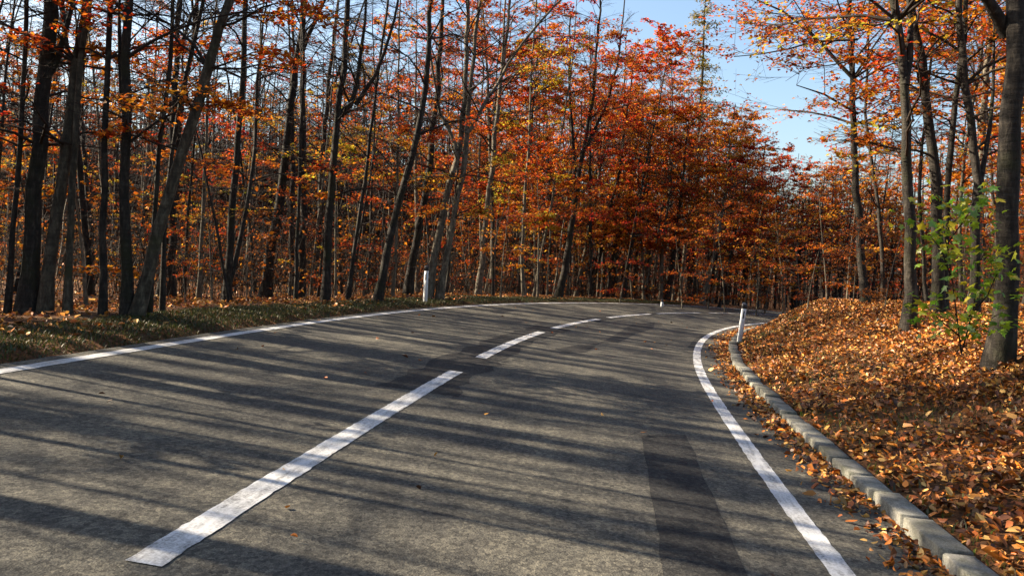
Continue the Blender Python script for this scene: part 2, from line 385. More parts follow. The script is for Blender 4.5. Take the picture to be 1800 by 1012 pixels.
patch('asphalt_patch', [(1055, 602), (1089, 584), (1112, 569), (1151, 567), (1149, 576), (1117, 587), (1086, 602)], M_PATCH, 51)
patch('asphalt_patch', [(975, 614), (1005, 608), (1054, 603), (1030, 619), (1000, 621)], M_PATCH, 52)
patch('asphalt_patch', [(1208, 611), (1222, 594), (1252, 585), (1238, 594), (1226, 611)], M_PATCH, 53)
patch('asphalt_patch', [(1128, 765), (1206, 765), (1322, 1030), (1170, 1030)], M_PATCH, 54)

# kerb of single granite blocks on the inner side
kerb = empty('kerb', road_pt(2.0, KF)); tag(kerb, kind='structure')
rk = np.random.default_rng(7); s = -1.5; k = 0
while s < 34:
    ln = rk.uniform(.48, .62) if s > 5 else rk.uniform(.55, .7)
    g = .016 + rk.random() * .016; top = .088 + rk.normal() * .007; off = rk.normal() * .009; yaw = rk.normal() * .02
    s0, s1 = s + g, s + ln - g; V = []
    bv = .008
    prof = [(KF, -.05), (KF + .004, top - bv), (KF + bv + .006, top), (KB - bv, top + .004), (KB, top - bv), (KB, -.05)]
    for sv, sh in ((s0, .005), (s0 + .008, 0), (s1 - .008, 0), (s1, .005)):
        c = np.array([(KF + KB) / 2, .04])
        for (oo, zz) in prof:
            oo2 = oo + (c[0] - oo) * sh * 3; zz2 = zz - (sh if zz > 0 else 0)
            V.append(road_pt(sv, oo2 + off + yaw * (sv - s - ln / 2), zz2 + rk.normal() * .004))
    V = np.array(V); m = MB(); base = V.mean(0); f = []
    for r_ in range(3):
        for j in range(5): f.append([r_ * 6 + j, r_ * 6 + j + 1, r_ * 6 + j + 7, r_ * 6 + j + 6])
    m.add(V - base, f); m.f.append(np.array([[5, 4, 3, 2, 1, 0], [18, 19, 20, 21, 22, 23]])) 
    o = obj('kerb_stone', m.mesh('kerb_stone', M_KERB), kerb, base - np.array(kerb.location)); s += ln

# ------------------------------------------------------------------ trees
RED = [(.48, .075, .010), (.40, .050, .010), (.52, .115, .012), (.30, .038, .012), (.56, .18, .016)]
ORANGE = [(.54, .13, .012), (.48, .09, .010), (.58, .20, .016), (.36, .06, .010), (.54, .27, .022)]
GOLD = [(.56, .30, .022), (.52, .22, .018), (.46, .31, .028), (.34, .32, .03), (.56, .17, .018)]
BROWN = [(.16, .042, .014), (.24, .065, .016), (.11, .032, .013), (.32, .08, .014)]
def palette(p, n, rng, v=.25):
    c = np.array(p)[rng.integers(0, len(p), n)]; return c * (1 + v * rng.normal(size=(n, 1))).clip(.4, 1.7)

def grow(rng, path, rad, nbr, zlo, blen, leafy, per_twig, lsize, pal, subs=6, twigs=5, droop=.28, rise=.8, limbs=(), low_leaf=0, clump=False, sides=9):
    """path (K,3) and rad (K) of the trunk in local coordinates -> trunk, branches and crown meshes"""
    tr, br, lf = MB(), MB(), MB()
    # resample the trunk finely with small kinks
    L = np.r_[0, np.cumsum(np.linalg.norm(np.diff(path, axis=0), axis=1))]; K = max(8, int(L[-1] / .55)); t = np.linspace(0, L[-1], K)
    P = np.stack([np.interp(t, L, path[:, i]) for i in range(3)], -1); rr = np.interp(t, L, rad)
    for _ in range(2): P[1:-1] = .25 * P[:-2] + .5 * P[1:-1] + .25 * P[2:]
    P[1:-1, :2] += rng.normal(size=(K - 2, 2)) * min(.025, rad[0] * .2)
    flare = 1 + .4 * np.exp(-np.clip(P[:, 2], 0, None) / .2)
    P0 = P.copy(); P0 = np.concatenate([P[:1] - [0, 0, .35], P]); r0 = np.r_[rr[0] * 1.5, rr * flare]
    tubes(tr, P0[None], r0[None], sides, .045, rng)
    axes = [(P, rr)]
    for q, lr in limbs:                                           # heavy forks given explicitly
        q = np.asarray(q, float); k = max(5, int(np.linalg.norm(q[-1] - q[0]) / .5)); tt = np.linspace(0, len(q) - 1, k)
        Q = np.stack([np.interp(tt, np.arange(len(q)), q[:, i]) for i in range(3)], -1)
        Q[1:-1] = .25 * Q[:-2] + .5 * Q[1:-1] + .25 * Q[2:]
        Q[1:-1] += rng.normal(size=(k - 2, 3)) * .02
        rq = np.linspace(lr, lr * .3, k); tubes(tr, Q[None], rq[None], 7, .04, rng); axes.append((Q, rq))
    ht = P[-1, 2]; B = []; BR = []
    wts = np.array([np.linalg.norm(a[0][-1] - a[0][0]) for a in axes]); wts /= wts.sum()
    for i in range(nbr):
        Pa, ra = axes[rng.choice(len(axes), p=wts)]; ok = np.nonzero(Pa[:, 2] > zlo)[0]
        if len(ok) == 0: continue
        j = rng.choice(ok); rel = (Pa[j, 2] - zlo) / max(ht - zlo, .1)
        az = rng.uniform(0, 2 * math.pi); ln = blen * rng.uniform(.5, 1.25) * (.75 + .5 * np.sin(math.pi * np.clip(rel, 0, 1)) - .3 * np.clip(rel, 0, 1)); el = rise * rng.uniform(.35, 1.35) * (.75 + .7 * rel)
        tt = np.linspace(0, 1, 7); e = el * (1 - tt) + (el - droop * 2) * tt * (1 - rel * .6)
        e = e + rng.normal(size=7) * .14; a = az + np.cumsum(rng.normal(size=7) * .2); stp = np.stack([np.cos(a) * np.cos(e), np.sin(a) * np.cos(e), np.sin(e)], -1) * ln / 6
        pts = Pa[j] + np.r_[np.zeros((1, 3)), np.cumsum(stp[1:], 0)]
        B.append(pts); BR.append(np.linspace(min(ra[j] * .45, .008 + .008 * ln), .0035, 7))
    if not B: return tr, br, lf
    B = np.array(B); BR = np.array(BR); n = len(B)
    tubes(br, B, BR, 5)
    def offshoots(P, Rr, cnt, frac, spread, tmin, flat):
        N, K, _ = P.shape; tt = rng.uniform(tmin, 1, (N, cnt)) * (K - 1); i = np.minimum(tt.astype(int), K - 2); fr = (tt - i)[..., None]
        r_ = np.arange(N)[:, None]; p = P[r_, i] * (1 - fr) + P[r_, i + 1] * fr; d = unit(P[r_, i + 1] - P[r_, i])
        ln = np.linalg.norm(P[:, -1] - P[:, 0], axis=1)[:, None] * frac * rng.uniform(.5, 1.25, (N, cnt))
        sg = rng.choice([-1, 1], (N, cnt)); an = sg * rng.uniform(*spread, (N, cnt)); c, s_ = np.cos(an), np.sin(an)
        dd = np.stack([d[..., 0] * c - d[..., 1] * s_, d[..., 0] * s_ + d[..., 1] * c, d[..., 2] * .6 + rng.normal(size=(N, cnt)) * flat], -1); dd = unit(dd)
        bend = rng.normal(size=(N, cnt, 3)) * .16; bend[..., 2] *= .5
        mid = p + dd * ln[..., None] * .5; end = mid + unit(dd + bend) * ln[..., None] * .5
        q = np.stack([p, mid, end], 2).reshape(-1, 3, 3); rs = (np.interp(tt, np.arange(K), Rr.mean(0)) * .6).reshape(-1)
        return q, np.stack([rs, rs * .7, rs * .3 + .0012], -1)
    Q, QR = offshoots(B, BR, subs, .42, (.5, 1.1), .2, .16); tubes(br, Q, QR, 3)
    T, TR = offshoots(Q, QR, twigs, .5, (.4, 1.0), .1, .2); TR = np.maximum(TR, .0024); tubes(br, T[:, ::2], TR[:, ::2], 3)
    # foliage keeps only to some of the branches, in flat sprays
    prob = np.full(n, leafy); 
    if low_leaf: prob = np.where(B[:, 0, 2] < low_leaf, np.minimum(1, leafy * 3), leafy)
    on = rng.random(n) < prob; tw = np.repeat(on, subs * twigs); tw &= rng.random(len(tw)) < .85
    T2 = T[tw]
    if len(T2):
        m = per_twig; u = rng.uniform(.15, 1.05, (len(T2), m, 1)); p = T2[:, None, 0] * (1 - u) + T2[:, None, 2] * u
        p = (p + rng.normal(size=p.shape) * [.05, .05, .03]).reshape(-1, 3)
        bt = np.repeat(rng.normal(size=n) * .16, subs * twigs)[tw]; col = palette(pal, len(p), rng) * (1 + np.repeat(bt, m))[:, None].clip(.5, 1.5)
        leaves(lf, p, lsize, rng, col, .42)
    return tr, br, lf

def finish(name, loc, tr, br, lf, label, cat, group=None, bmat=None, rz=0.0, sc=1.0):
    root = empty(name, loc, rz, sc); tag(root, label, cat, group)
    obj('trunk', tr.mesh('trunk', bmat or M_BARK, True), root)
    if br.n: tag(obj('branches', br.mesh('branches', M_TWIG, True), root), kind='stuff')
    if lf.n: tag(obj('crown', lf.mesh('crown', M_LEAF, False, True), root), kind='stuff')
    return root
def copy_tree(root, loc, rz, sc, label, group, tilt=(0, 0)):
    r = root.copy(); COL.objects.link(r); r.location = loc; r.rotation_euler = (tilt[0], tilt[1], rz); r.scale = sc
    r['label'] = label; r['group'] = group
    for ch in root.children:
        c = ch.copy(); COL.objects.link(c); c.parent = r
    return r

# ---- roadside trees that can be told apart: trunk traced as pixels at the distance where its foot meets the ground
def hero(label, pix, w, dr=(11, 45), height=14, seed=0, nbr=22, zlo=2.5, blen=2.6, leafy=.25, pt=3, ls=.09, pal=RED, limbs=(), bmat=None, cat='tree', low=0, subs=6, twigs=5, name='beech_tree', depth=None, rise=.85):
    """pix from foot to top of picture; w trunk width in pixels near the foot"""
    rng = np.random.default_rng(1000 + seed)
    d = depth or on_ground(pix[0][0], pix[0][1], *dr)
    pts = np.array([at(u, v, d) for u, v in pix]); pts[0, 2] = gz(pts[0, 0], pts[0, 1])
    yd = rng.uniform(-.06, .06); pts[:, 1] += (pts[:, 2] - pts[0, 2]) * yd; 
    dirn = unit(pts[-1] - pts[-2]); top = pts[-1]
    while top[2] - pts[0, 2] < height:
        dirn = unit(dirn * .85 + np.array([rng.normal() * .06, rng.normal() * .06, .3])); top = top + dirn * 1.2; pts = np.vstack([pts, top])
    base = pts[0].copy(); loc = pts - base; rb = .5 * w * d / F * .88
    hh = np.r_[0, np.cumsum(np.linalg.norm(np.diff(loc, axis=0), axis=1))]; rad = rb * (1 - .82 * (hh / hh[-1]) ** .9)
    lm = [(np.array([at(u, v, d + dd) for u, v, dd in q]) - base, wl * .5 * d / F) for q, wl in limbs]
    tr, br, lf = grow(rng, loc, rad, nbr, zlo, blen, leafy, pt, ls, pal, subs, twigs, limbs=lm, low_leaf=low, rise=rise, sides=10 if w > 12 else 7)
    return finish(name, base, tr, br, lf, label, cat, None, bmat)
LEFT = [
 ('thick dark trunk at the left edge with a limb forking off high up', [(45, 578), (52, 450), (64, 336), (72, 168), (84, 0)], 34, dict(limbs=[([(80, 140, 0), (97, 114, 0), (134, 0, .3), (150, -90, .5)], 14)], height=15)),
 ('dark trunk with pale left side right beside the thick leftmost trunk', [(78, 572), (90, 440), (104, 329), (128, 151), (153, 0)], 25, dict(bmat=1, height=15)),
 ('slim mossy trunk second to the right of the leftmost trunk', [(118, 568), (124, 400), (134, 270), (150, 67), (158, 0)], 15, dict(bmat=1)),
 ('thin leaning trunk crossing behind the trunks at the left edge', [(12, 570), (22, 450), (40, 300), (52, 150), (60, 0)], 12, {}),
 ('knotty dark trunk standing upright beside the leaning trunk with pale streak', [(222, 560), (224, 430), (226, 300), (232, 151), (242, 0)], 22, dict(limbs=[([(226, 240, 0), (210, 150, .2), (205, 60, .3), (212, -60, .4)], 12)])),
 ('trunk leaning right with a pale streak near its foot, left wood', [(240, 558), (278, 431), (315, 300), (356, 168), (417, 7)], 25, dict(bmat=1)),
 ('slender dark stem rising behind the leaning streaked trunk', [(262, 552), (272, 400), (282, 252), (306, 118), (312, 0)], 11, {}),
 ('thin bent stem leaning right above the leaning streaked trunk', [(285, 548), (296, 360), (312, 235), (336, 134), (373, 0)], 10, {}),
 ('straight dark trunk between the knotty trunk and the left edge group', [(180, 562), (184, 400), (192, 250), (200, 120), (206, 0)], 14, dict(low=4.5)),
 ('dark trunk with a dividing foot standing alone at the grass edge', [(398, 530), (408, 420), (420, 300), (432, 150), (440, 0)], 16, dict(limbs=[([(402, 505, 0), (424, 430, .2), (446, 300, .4), (452, 120, .5), (470, 0, .6)], 10)])),
 ('dark trunk leaning right with a forked top, left of the white post', [(466, 524), (487, 384), (504, 300), (514, 202), (531, 84), (544, 0)], 22, dict(limbs=[([(528, 100, 0), (548, 40, .1), (572, 0, .2), (600, -60, .3)], 9)])),
 ('upright thin grey stem to the right of the forked leaning trunk', [(520, 528), (524, 400), (530, 250), (538, 120), (534, 0)], 8, {}),
 ('dark double-stemmed tree with two upright tops before the pale sky', [(572, 528), (580, 400), (592, 250), (598, 161), (608, 100), (615, 0)], 17, dict(limbs=[([(596, 200, 0), (625, 188, .2), (631, 134, .2), (640, 60, .3), (645, -40, .3)], 12), ([(625, 185, .2), (650, 150, .2), (678, 100, .2), (702, 0, .2), (715, -80, .2)], 9)])),
 ('thin dark stem leaning right halfway between post and double-stemmed tree', [(612, 526), (626, 420), (640, 320), (655, 180), (670, 60), (680, 0)], 9, dict(pal=2)),
 ('dark curved trunk leaning over, first thick one left of the white post', [(663, 530), (678, 451), (699, 367), (719, 300), (735, 235), (752, 134), (759, 0)], 17, {}),
 ('pale thin stem at the curved trunk, left of the white post', [(690, 528), (697, 440), (699, 336), (702, 188), (700, 100), (706, 0)], 7, dict(bmat=1)),
 ('dull reddish trunk leaning right just left of the white post', [(717, 518), (732, 418), (752, 317), (768, 200), (775, 60), (780, 0)], 18, {}),
 ('dark trunk with sunlit edge rising directly behind the white post', [(752, 526), (772, 394), (799, 300), (812, 225), (818, 120), (824, 0)], 17, dict(bmat=1, limbs=[([(796, 305, 0), (806, 255, 0), (770, 200, .2), (758, 120, .3), (752, 30, .4)], 9)])),
 ('sunlit beige trunk right of the white post with a long limb arching right', [(772, 526), (776, 488), (796, 394), (816, 300), (822, 225), (826, 151), (843, 0)], 15, dict(bmat=1, limbs=[([(821, 235, 0), (850, 190, .2), (900, 94, .5), (985, 0, .8), (1040, -50, 1.)], 8)], pal=2)),
 ('thin straight pale stem a little right of the beige trunk', [(843, 517), (846, 434), (841, 300), (850, 150), (846, 0)], 7, dict(bmat=1)),
 ('hair-thin dark stem standing between the two pale stems right of post', [(866, 520), (866, 400), (863, 300), (872, 150), (880, 20)], 5, {}),
 ('sunlit slender stem in orange leaves, left of the dark cluster', [(922, 522), (917, 468), (923, 347), (930, 240), (935, 100), (944, 0)], 8, dict(bmat=1, pal=2, leafy=.5)),
 ('thin upright stem with orange sprays, next left of the dark cluster', [(966, 520), (967, 440), (967, 357), (962, 250), (956, 120), (960, 0)], 7, dict(leafy=.5, pal=2)),
 ('pale leaning stem at the grass edge left of the dark cluster', [(938, 522), (950, 450), (966, 380), (980, 280), (1000, 150)], 6, dict(bmat=1)),
 ('darkest thick trunk of the clustered stems on the outside of the bend', [(981, 522), (991, 488), (1004, 400), (1018, 300), (1031, 235), (1045, 151), (1052, 40), (1056, 0)], 15, dict(leafy=.5, limbs=[([(1012, 340, 0), (1008, 260, .2), (1000, 150, .3), (1004, 20, .4)], 8), ([(1024, 270, 0), (1060, 200, .2), (1085, 120, .3), (1098, 0, .4)], 7)])),
 ('pale-edged stem leaning right next to the darkest cluster trunk', [(1011, 522), (1028, 441), (1048, 350), (1060, 260), (1072, 150)], 8, dict(bmat=1, leafy=.5)),
 ('dark leaning stem right of the clustered stems, bare to mid height', [(1034, 520), (1055, 451), (1071, 367), (1085, 317), (1098, 220), (1110, 120)], 9, dict(leafy=.6)),
 ('crooked stem with an elbow bending right among red leaves', [(1068, 520), (1071, 475), (1078, 430), (1088, 405), (1115, 381), (1135, 330), (1142, 250)], 7, dict(leafy=.6, height=10)),
 ('pale stem with a side stem springing from its foot', [(1132, 522), (1129, 468), (1125, 367), (1123, 300), (1130, 200), (1132, 120)], 7, dict(bmat=1, leafy=.6, height=11, limbs=[([(1132, 510, 0), (1140, 470, .1), (1152, 434, .2), (1166, 360, .3), (1172, 280, .4)], 5)])),
 ('pale upright trunk with peeling look near the small distant post', [(1161, 522), (1165, 434), (1179, 334), (1186, 240)], 9, dict(bmat=1, leafy=.7, height=10)),
 ('dark trunk leaning right just right of the small distant post', [(1173, 524), (1186, 434), (1196, 334), (1204, 260)], 12, dict(leafy=.7, height=10)),
 ('sunlit bare trunk leaning right, outermost clear one before the bend vanishes', [(1234, 526), (1253, 461), (1266, 401), (1274, 350)], 11, dict(bmat=1, leafy=.7, height=9)),
 ('thin grey stem leaning right beyond the sunlit bare trunk', [(1264, 530), (1280, 470), (1293, 424), (1300, 380)], 6, dict(leafy=.7, height=8)),
]
for i, (lab, pix, w, kw) in enumerate(LEFT):
    kw = dict(kw); bm = M_BARKL if kw.pop('bmat', 0) else M_BARK; pl = (RED, ORANGE, GOLD)[kw.pop('pal', i % 2)]
    far = pix[0][0] > 880
    a = dict(seed=i, dr=(11, 24) if pix[0][0] < 420 else (((16, 34) if pix[0][0] < 690 else (22.5, 34)) if not far else (24, 46)), leafy=.09 if not far else .65, pt=7 if not far else 5, pal=pl, ls=.085 if not far else .12, low=5.0, nbr=32 if not far else 46, zlo=2.0 if not far else 2.6, blen=2.3, height=13, subs=7, twigs=6)
    a.update(kw); hero(lab, pix, w, bmat=M_BARK_SUNLIT if bm is M_BARKL and pix[0][0] > 680 else bm, **a)
RIGHT = [
 ('massive smooth trunk at the right edge above the green sapling', [(1756, 625), (1768, 500), (1770, 336), (1767, 168), (1773, 0)], 46, dict(depth=9.2, limbs=[([(1770, 60, 0), (1750, 12, -.1), (1722, -12, -.2), (1660, -60, -.4)], 26)], nbr=10, zlo=5, height=16)),
 ('straight trunk on the bank nearest the bend with branches reaching over the road', [(1523, 507), (1511, 367), (1510, 336), (1506, 134), (1505, 0)], 17, dict(depth=20, pal=1, leafy=.9, subs=8, twigs=7, pt=5, ls=.11, low=0, limbs=[([(1506, 145, 0), (1460, 95, .2), (1400, 34, .3), (1330, 0, .5)], 8), ([(1508, 70, 0), (1440, 72, .3), (1370, 90, .5), (1290, 100, .8)], 5), ([(1508, 200, 0), (1450, 165, -.3), (1400, 150, -.6)], 5)], nbr=56, zlo=2.8, blen=3.8)),
 ('dark twisting trunk with a double top in the right wood', [(1595, 582), (1599, 485), (1605, 384), (1597, 300), (1586, 235), (1590, 134), (1588, 40), (1570, 0)], 24, dict(depth=13.5, limbs=[([(1590, 150, 0), (1599, 90, .1), (1598, 0, .2), (1596, -80, .2)], 15)], pal=2)),
 ('mossy trunk leaning left at its top, behind the green sapling', [(1649, 552), (1646, 468), (1644, 360), (1640, 300), (1629, 202), (1609, 118), (1602, 60), (1590, -20)], 24, dict(depth=14.5)),
 ('slim dark trunk rising right out of the mossy trunk', [(1660, 548), (1658, 400), (1660, 336), (1666, 235), (1676, 134), (1686, 0)], 14, dict(depth=15)),
 ('dark bent trunk forking below mid height, next left of the massive one', [(1713, 530), (1716, 434), (1722, 334), (1718, 269), (1703, 202), (1693, 67), (1690, 0)], 20, dict(depth=14, limbs=[([(1722, 330, 0), (1742, 240, .2), (1750, 150, .3), (1748, 0, .4)], 10)])),
 ('slender grey stem close behind the straight trunk on the bank', [(1553, 510), (1552, 411), (1541, 300), (1526, 235), (1531, 110), (1536, 0)], 9, dict(depth=24, pal=2, leafy=.3)),
 ('thin dark stem right behind the twisting double-topped trunk', [(1630, 540), (1622, 420), (1618, 300), (1640, 150), (1648, 0)], 8, dict(depth=20)),
 ('narrow pale stem between the mossy and the bent trunk', [(1690, 535), (1686, 400), (1690, 280), (1722, 120), (1730, 0)], 8, dict(depth=19, bmat=1)),
]
for i, (lab, pix, w, kw) in enumerate(RIGHT):
    kw = dict(kw); bm = M_BARKL if kw.pop('bmat', 0) else M_BARK; pl = (RED, ORANGE, GOLD)[kw.pop('pal', 1)]
    a = dict(seed=100 + i, leafy=.65, pt=5, pal=pl, ls=.1, nbr=38, zlo=2.8, blen=2.8, height=14); a.update(kw); hero(lab, pix, w, bmat=bm, **a)

# ---- models of the trees standing in numbers
def model(seed, h, r, lean, **kw):
    rng = np.random.default_rng(seed); k = 9; t = np.linspace(0, 1, k)
    a = rng.uniform(0, 6.28); off = (t ** 1.3)[:, None] * lean * h * np.array([math.cos(a), math.sin(a)]) + np.cumsum(rng.normal(size=(k, 2)) * .11 * h / 12, 0) * t[:, None]
    path = np.c_[off, t * h]; rad = r * (1 - .85 * t ** 1.05); limbs = []
    if kw.pop('fork', False):
        j = 4; p = path[j]; q = [p]; d = unit(np.array([rng.normal(), rng.normal(), 2.2]))
        for _ in range(4): d = unit(d * .9 + [0, 0, .25]); q.append(q[-1] + d * h * .11)
        limbs = [(q, rad[j] * .7)]
    return grow(rng, path, rad, limbs=limbs, **kw)
K_TALL = [model(1, 14, .105, .05, nbr=36, zlo=3.2, blen=2.5, leafy=.12, per_twig=7, lsize=.1, pal=RED, fork=True, low_leaf=5, twigs=6),
          model(2, 15, .13, .04, nbr=36, zlo=4.0, blen=2.7, leafy=.08, per_twig=7, lsize=.1, pal=ORANGE, fork=True, low_leaf=6, twigs=6),
          model(3, 13, .08, .1, nbr=32, zlo=3, blen=2.2, leafy=.08, per_twig=7, lsize=.1, pal=RED, twigs=6),
          model(4, 12.5, .07, .08, nbr=32, zlo=2.6, blen=2.0, leafy=.14, per_twig=7, lsize=.1, pal=GOLD, twigs=6),
          model(5, 14, .095, .13, nbr=32, zlo=3.5, blen=2.4, leafy=.06, per_twig=7, lsize=.1, pal=BROWN, fork=True, twigs=6)]
K_LEAFY = [model(11, 12, .1, .06, nbr=54, zlo=2.8, blen=2.6, leafy=.9, per_twig=6, lsize=.13, pal=RED, fork=True, droop=.35, rise=.7),
           model(12, 11, .08, .08, nbr=52, zlo=2.5, blen=2.5, leafy=.9, per_twig=6, lsize=.13, pal=ORANGE, droop=.35, rise=.7),
           model(13, 12.5, .11, .05, nbr=54, zlo=3.2, blen=2.8, leafy=.88, per_twig=6, lsize=.13, pal=RED + ORANGE, fork=True, droop=.35, rise=.75),
           model(14, 9.5, .07, .07, nbr=48, zlo=1.8, blen=2.3, leafy=.9, per_twig=6, lsize=.125, pal=RED + ORANGE, droop=.35, rise=.65)]
K_SAP = [model(21, 4.2, .028, .12, nbr=18, zlo=.6, blen=1.5, leafy=.75, per_twig=4, lsize=.09, pal=RED, subs=5, twigs=4, rise=.4),
         model(22, 3.4, .022, .1, nbr=16, zlo=.5, blen=1.3, leafy=.8, per_twig=4, lsize=.09, pal=ORANGE, subs=5, twigs=4, rise=.35),
         model(23, 5.5, .035, .1, nbr=22, zlo=.8, blen=1.7, leafy=.5, per_twig=4, lsize=.09, pal=GOLD, subs=5, twigs=4, rise=.4),
         model(24, 2.6, .018, .15, nbr=18, zlo=.25, blen=1.2, leafy=.6, per_twig=3, lsize=.085, pal=BROWN, subs=5, twigs=4, rise=.6)]
K_POLE = [model(31, 9, .045, .08, nbr=16, zlo=2.0, blen=1.4, leafy=.2, per_twig=4, lsize=.1, pal=RED, subs=5, twigs=5),
          model(32, 7.5, .035, .14, nbr=16, zlo=1.6, blen=1.3, leafy=.3, per_twig=4, lsize=.1, pal=ORANGE, subs=5, twigs=5),
          model(33, 10, .05, .05, nbr=16, zlo=2.5, blen=1.5, leafy=.15, per_twig=4, lsize=.1, pal=BROWN, subs=5, twigs=5)]
K_BARE = [model(41, 16, .14, .05, nbr=14, zlo=6, blen=2.6, leafy=.06, per_twig=5, lsize=.13, pal=RED, fork=True, subs=5, twigs=4),
          model(42, 14.5, .11, .07, nbr=12, zlo=5.5, blen=2.4, leafy=.06, per_twig=5, lsize=.13, pal=ORANGE, subs=5, twigs=4),
          model(43, 17, .16, .03, nbr=14, zlo=7, blen=2.8, leafy=.06, per_twig=5, lsize=.13, pal=RED, fork=True, subs=5, twigs=4)]
MESHES = {}
def tree_from(key, models, i, name, loc, rz, sc, label, group, cat, pale):
    k = (key, i, pale)
    if k not in MESHES:
        tr, br, lf = models[i]; MESHES[k] = [('trunk', tr.mesh('trunk', M_BARK_SUNLIT if pale else M_BARK, True)), ('branches', br.mesh('branches', M_TWIG, True))] + ([('crown', lf.mesh('crown', M_LEAF, False, True))] if lf.n else [])
    root = empty(name, loc, rz); root.scale = (sc, sc, sc); tag(root, label, cat, group)
    for nm, me in MESHES[k]:
        c = obj(nm, me, root)
        if nm != 'trunk': c['kind'] = 'stuff'
    return root

rf = np.random.default_rng(77)
CAP_U = [0, 1080, 1150, 1250, 1330, 1400, 1450, 1500, 1560, 1800]; CAP_V = [-999, -400, 30, 150, 235, 315, 260, 60, -400, -999]
placed = []; OFF = []
# landmarks (column in the photograph -> words) that tell the crowd apart
MARKS = [(45, 'thick leftmost trunk'), (120, 'slim mossy trunk'), (190, 'straight dark trunk'), (225, 'knotty dark trunk'), (275, 'leaning streaked trunk'), (345, 'gap before the dividing trunk'),
         (405, 'dividing trunk'), (480, 'forked leaning trunk'), (530, 'upright grey stem'), (585, 'double-stemmed tree'), (640, 'thin stem left of the curved trunk'), (680, 'curved trunk'), (725, 'dull reddish trunk'),
         (755, 'left white post'), (790, 'sunlit beige trunk'), (845, 'straight pale stem'), (890, 'two pale stems'), (925, 'sunlit slender stem'), (965, 'stem with orange sprays'), (1000, 'darkest cluster trunk'),
         (1050, 'dark leaning cluster stem'), (1090, 'elbow stem'), (1130, 'stem with a side stem'), (1175, 'small distant post'), (1245, 'sunlit bare trunk'), (1300, 'inner white post'), (1370, 'end of the road'),
         (1440, 'bank crest'), (1515, 'straight bank trunk'), (1555, 'slender grey bank stem'), (1600, 'twisting double-topped trunk'), (1650, 'mossy bank trunk'), (1715, 'bent forking trunk'), (1770, 'massive right trunk')]
def where(u, d):
    if u < -20 or u > 1820: return None
    k = min(MARKS, key=lambda m: abs(m[0] - u)); return ('close' if d < 27 else 'farther' if d < 42 else 'far') + ' behind the ' + k[1]
def scatter(key, models, heights, name, cat, xr, yr, sp, cond, scr, kind_words, group, lean=.0, minsep=None):
    n = 0
    for x in np.arange(*xr, sp):
        for y in np.arange(*yr, sp):
            px, py = x + rf.uniform(-.5, .5) * sp, y + rf.uniform(-.5, .5) * sp
            if math.hypot(px, py) < 4 or (py > 1 and not in_view(U0 + F * px / py, py) and py > 30): continue
            o_ = float(road_so(px, py)[1][0])
            if -5.4 < o_ < 6.2: continue
            u = U0 + F * px / py if py > .5 else -9999
            if not cond(px, py, o_, u): continue
            if minsep and any((px - a) ** 2 + (py - b) ** 2 < minsep ** 2 for a, b in placed): continue
            i = int(rf.integers(len(models))); sc = rf.uniform(*scr); z = gz(px, py)
            if py > 1 and 1080 < u < 1560:
                capz = at(u, np.interp(u, CAP_U, CAP_V), py)[2]; full = max((capz - z), 2.0) / heights[i]; sc = min(sc, full) if key in ('pole', 'sap') or u > 1380 else min(1.5, full * rf.uniform(.8, 1.05))
            if sc < .3: continue
            placed.append((px, py))
            if not in_view(u, py):
                OFF.append((models[i], px, py, z, rf.uniform(0, 6.28), sc)); n += 1; continue
            pale = bool(rf.random() < (.45 if u > 700 else .3)); side = 'left' if o_ < 0 else 'right'; w = where(u, py)
            words = kind_words[i]; bark_w = 'pale' if pale else 'dark'
            lab = f'{bark_w} {words} {w}' if w else f'{bark_w} {words} in the {side} wood beside the picture'
            r = tree_from(key, models, i, name, (px, py, z), rf.uniform(0, 6.28), sc, lab, f'{group} of the {side} wood', cat, pale)
            # most stems lean out over the road, towards the light
            r.rotation_mode = 'ZYX' if False else 'XYZ'
            r.rotation_euler = (rf.normal() * .035, (lean if side == 'left' else -lean * .6) * rf.uniform(-.3, 1.5), r.rotation_euler[2]); n += 1
    return n
def in_view(u, py): return py > 1 and -120 < u < 1920
H_T = [14, 15, 13, 12.5, 14]; H_L = [12, 11, 12.5, 9.5]; H_S = [4.2, 3.4, 5.5, 2.6]; H_P = [9, 7.5, 10]
W_T = ['tall forked red-leaved tree', 'tall forked orange-leaved tree', 'slim leaning tree', 'slim tree with gold sprays', 'tall crooked bare tree']
W_L = ['full rust-red tree', 'full orange tree', 'big red and orange tree', 'small brown-red tree']; W_S = ['red sapling', 'orange sapling', 'tall gold sapling', 'brown brush']
W_P = ['thin pole tree', 'leaning orange pole tree', 'bare pole tree']
dist = math.hypot
cnt = {}
# tall trees; those beside and behind the camera lay their shadows on the road and close the sky above it
cnt['tall'] = scatter('tall', K_TALL, H_T, 'beech_tree', 'tree', (-46, 62), (-20, 66), 3.9,
    lambda x, y, o, u: (o < -6.0 and in_view(u, y) and dist(x, y) > 19 and y < 54) or (o > 8.5 and in_view(u, y) and dist(x, y) > 19 and y < 55 and x < 40) or (o > 6.5 and not in_view(u, y) and x < 18 and y < 18 and rf.random() < .7),
    (.8, 1.2), W_T, 'tall trees', .1)
cnt['leafy'] = scatter('leafy', K_LEAFY, H_L, 'beech_tree', 'tree', (-30, 60), (24, 70), 3.9,
    lambda x, y, o, u: in_view(u, y) and o < -5.8 and ((u > 790 and y > 26) or (u > 450 and y > 38 and rf.random() < .2)) or (o > 9 and u > 1420 and y > 22 and rf.random() < .8),
    (.95, 1.35), W_L, 'leafy trees', .08, minsep=1.5)
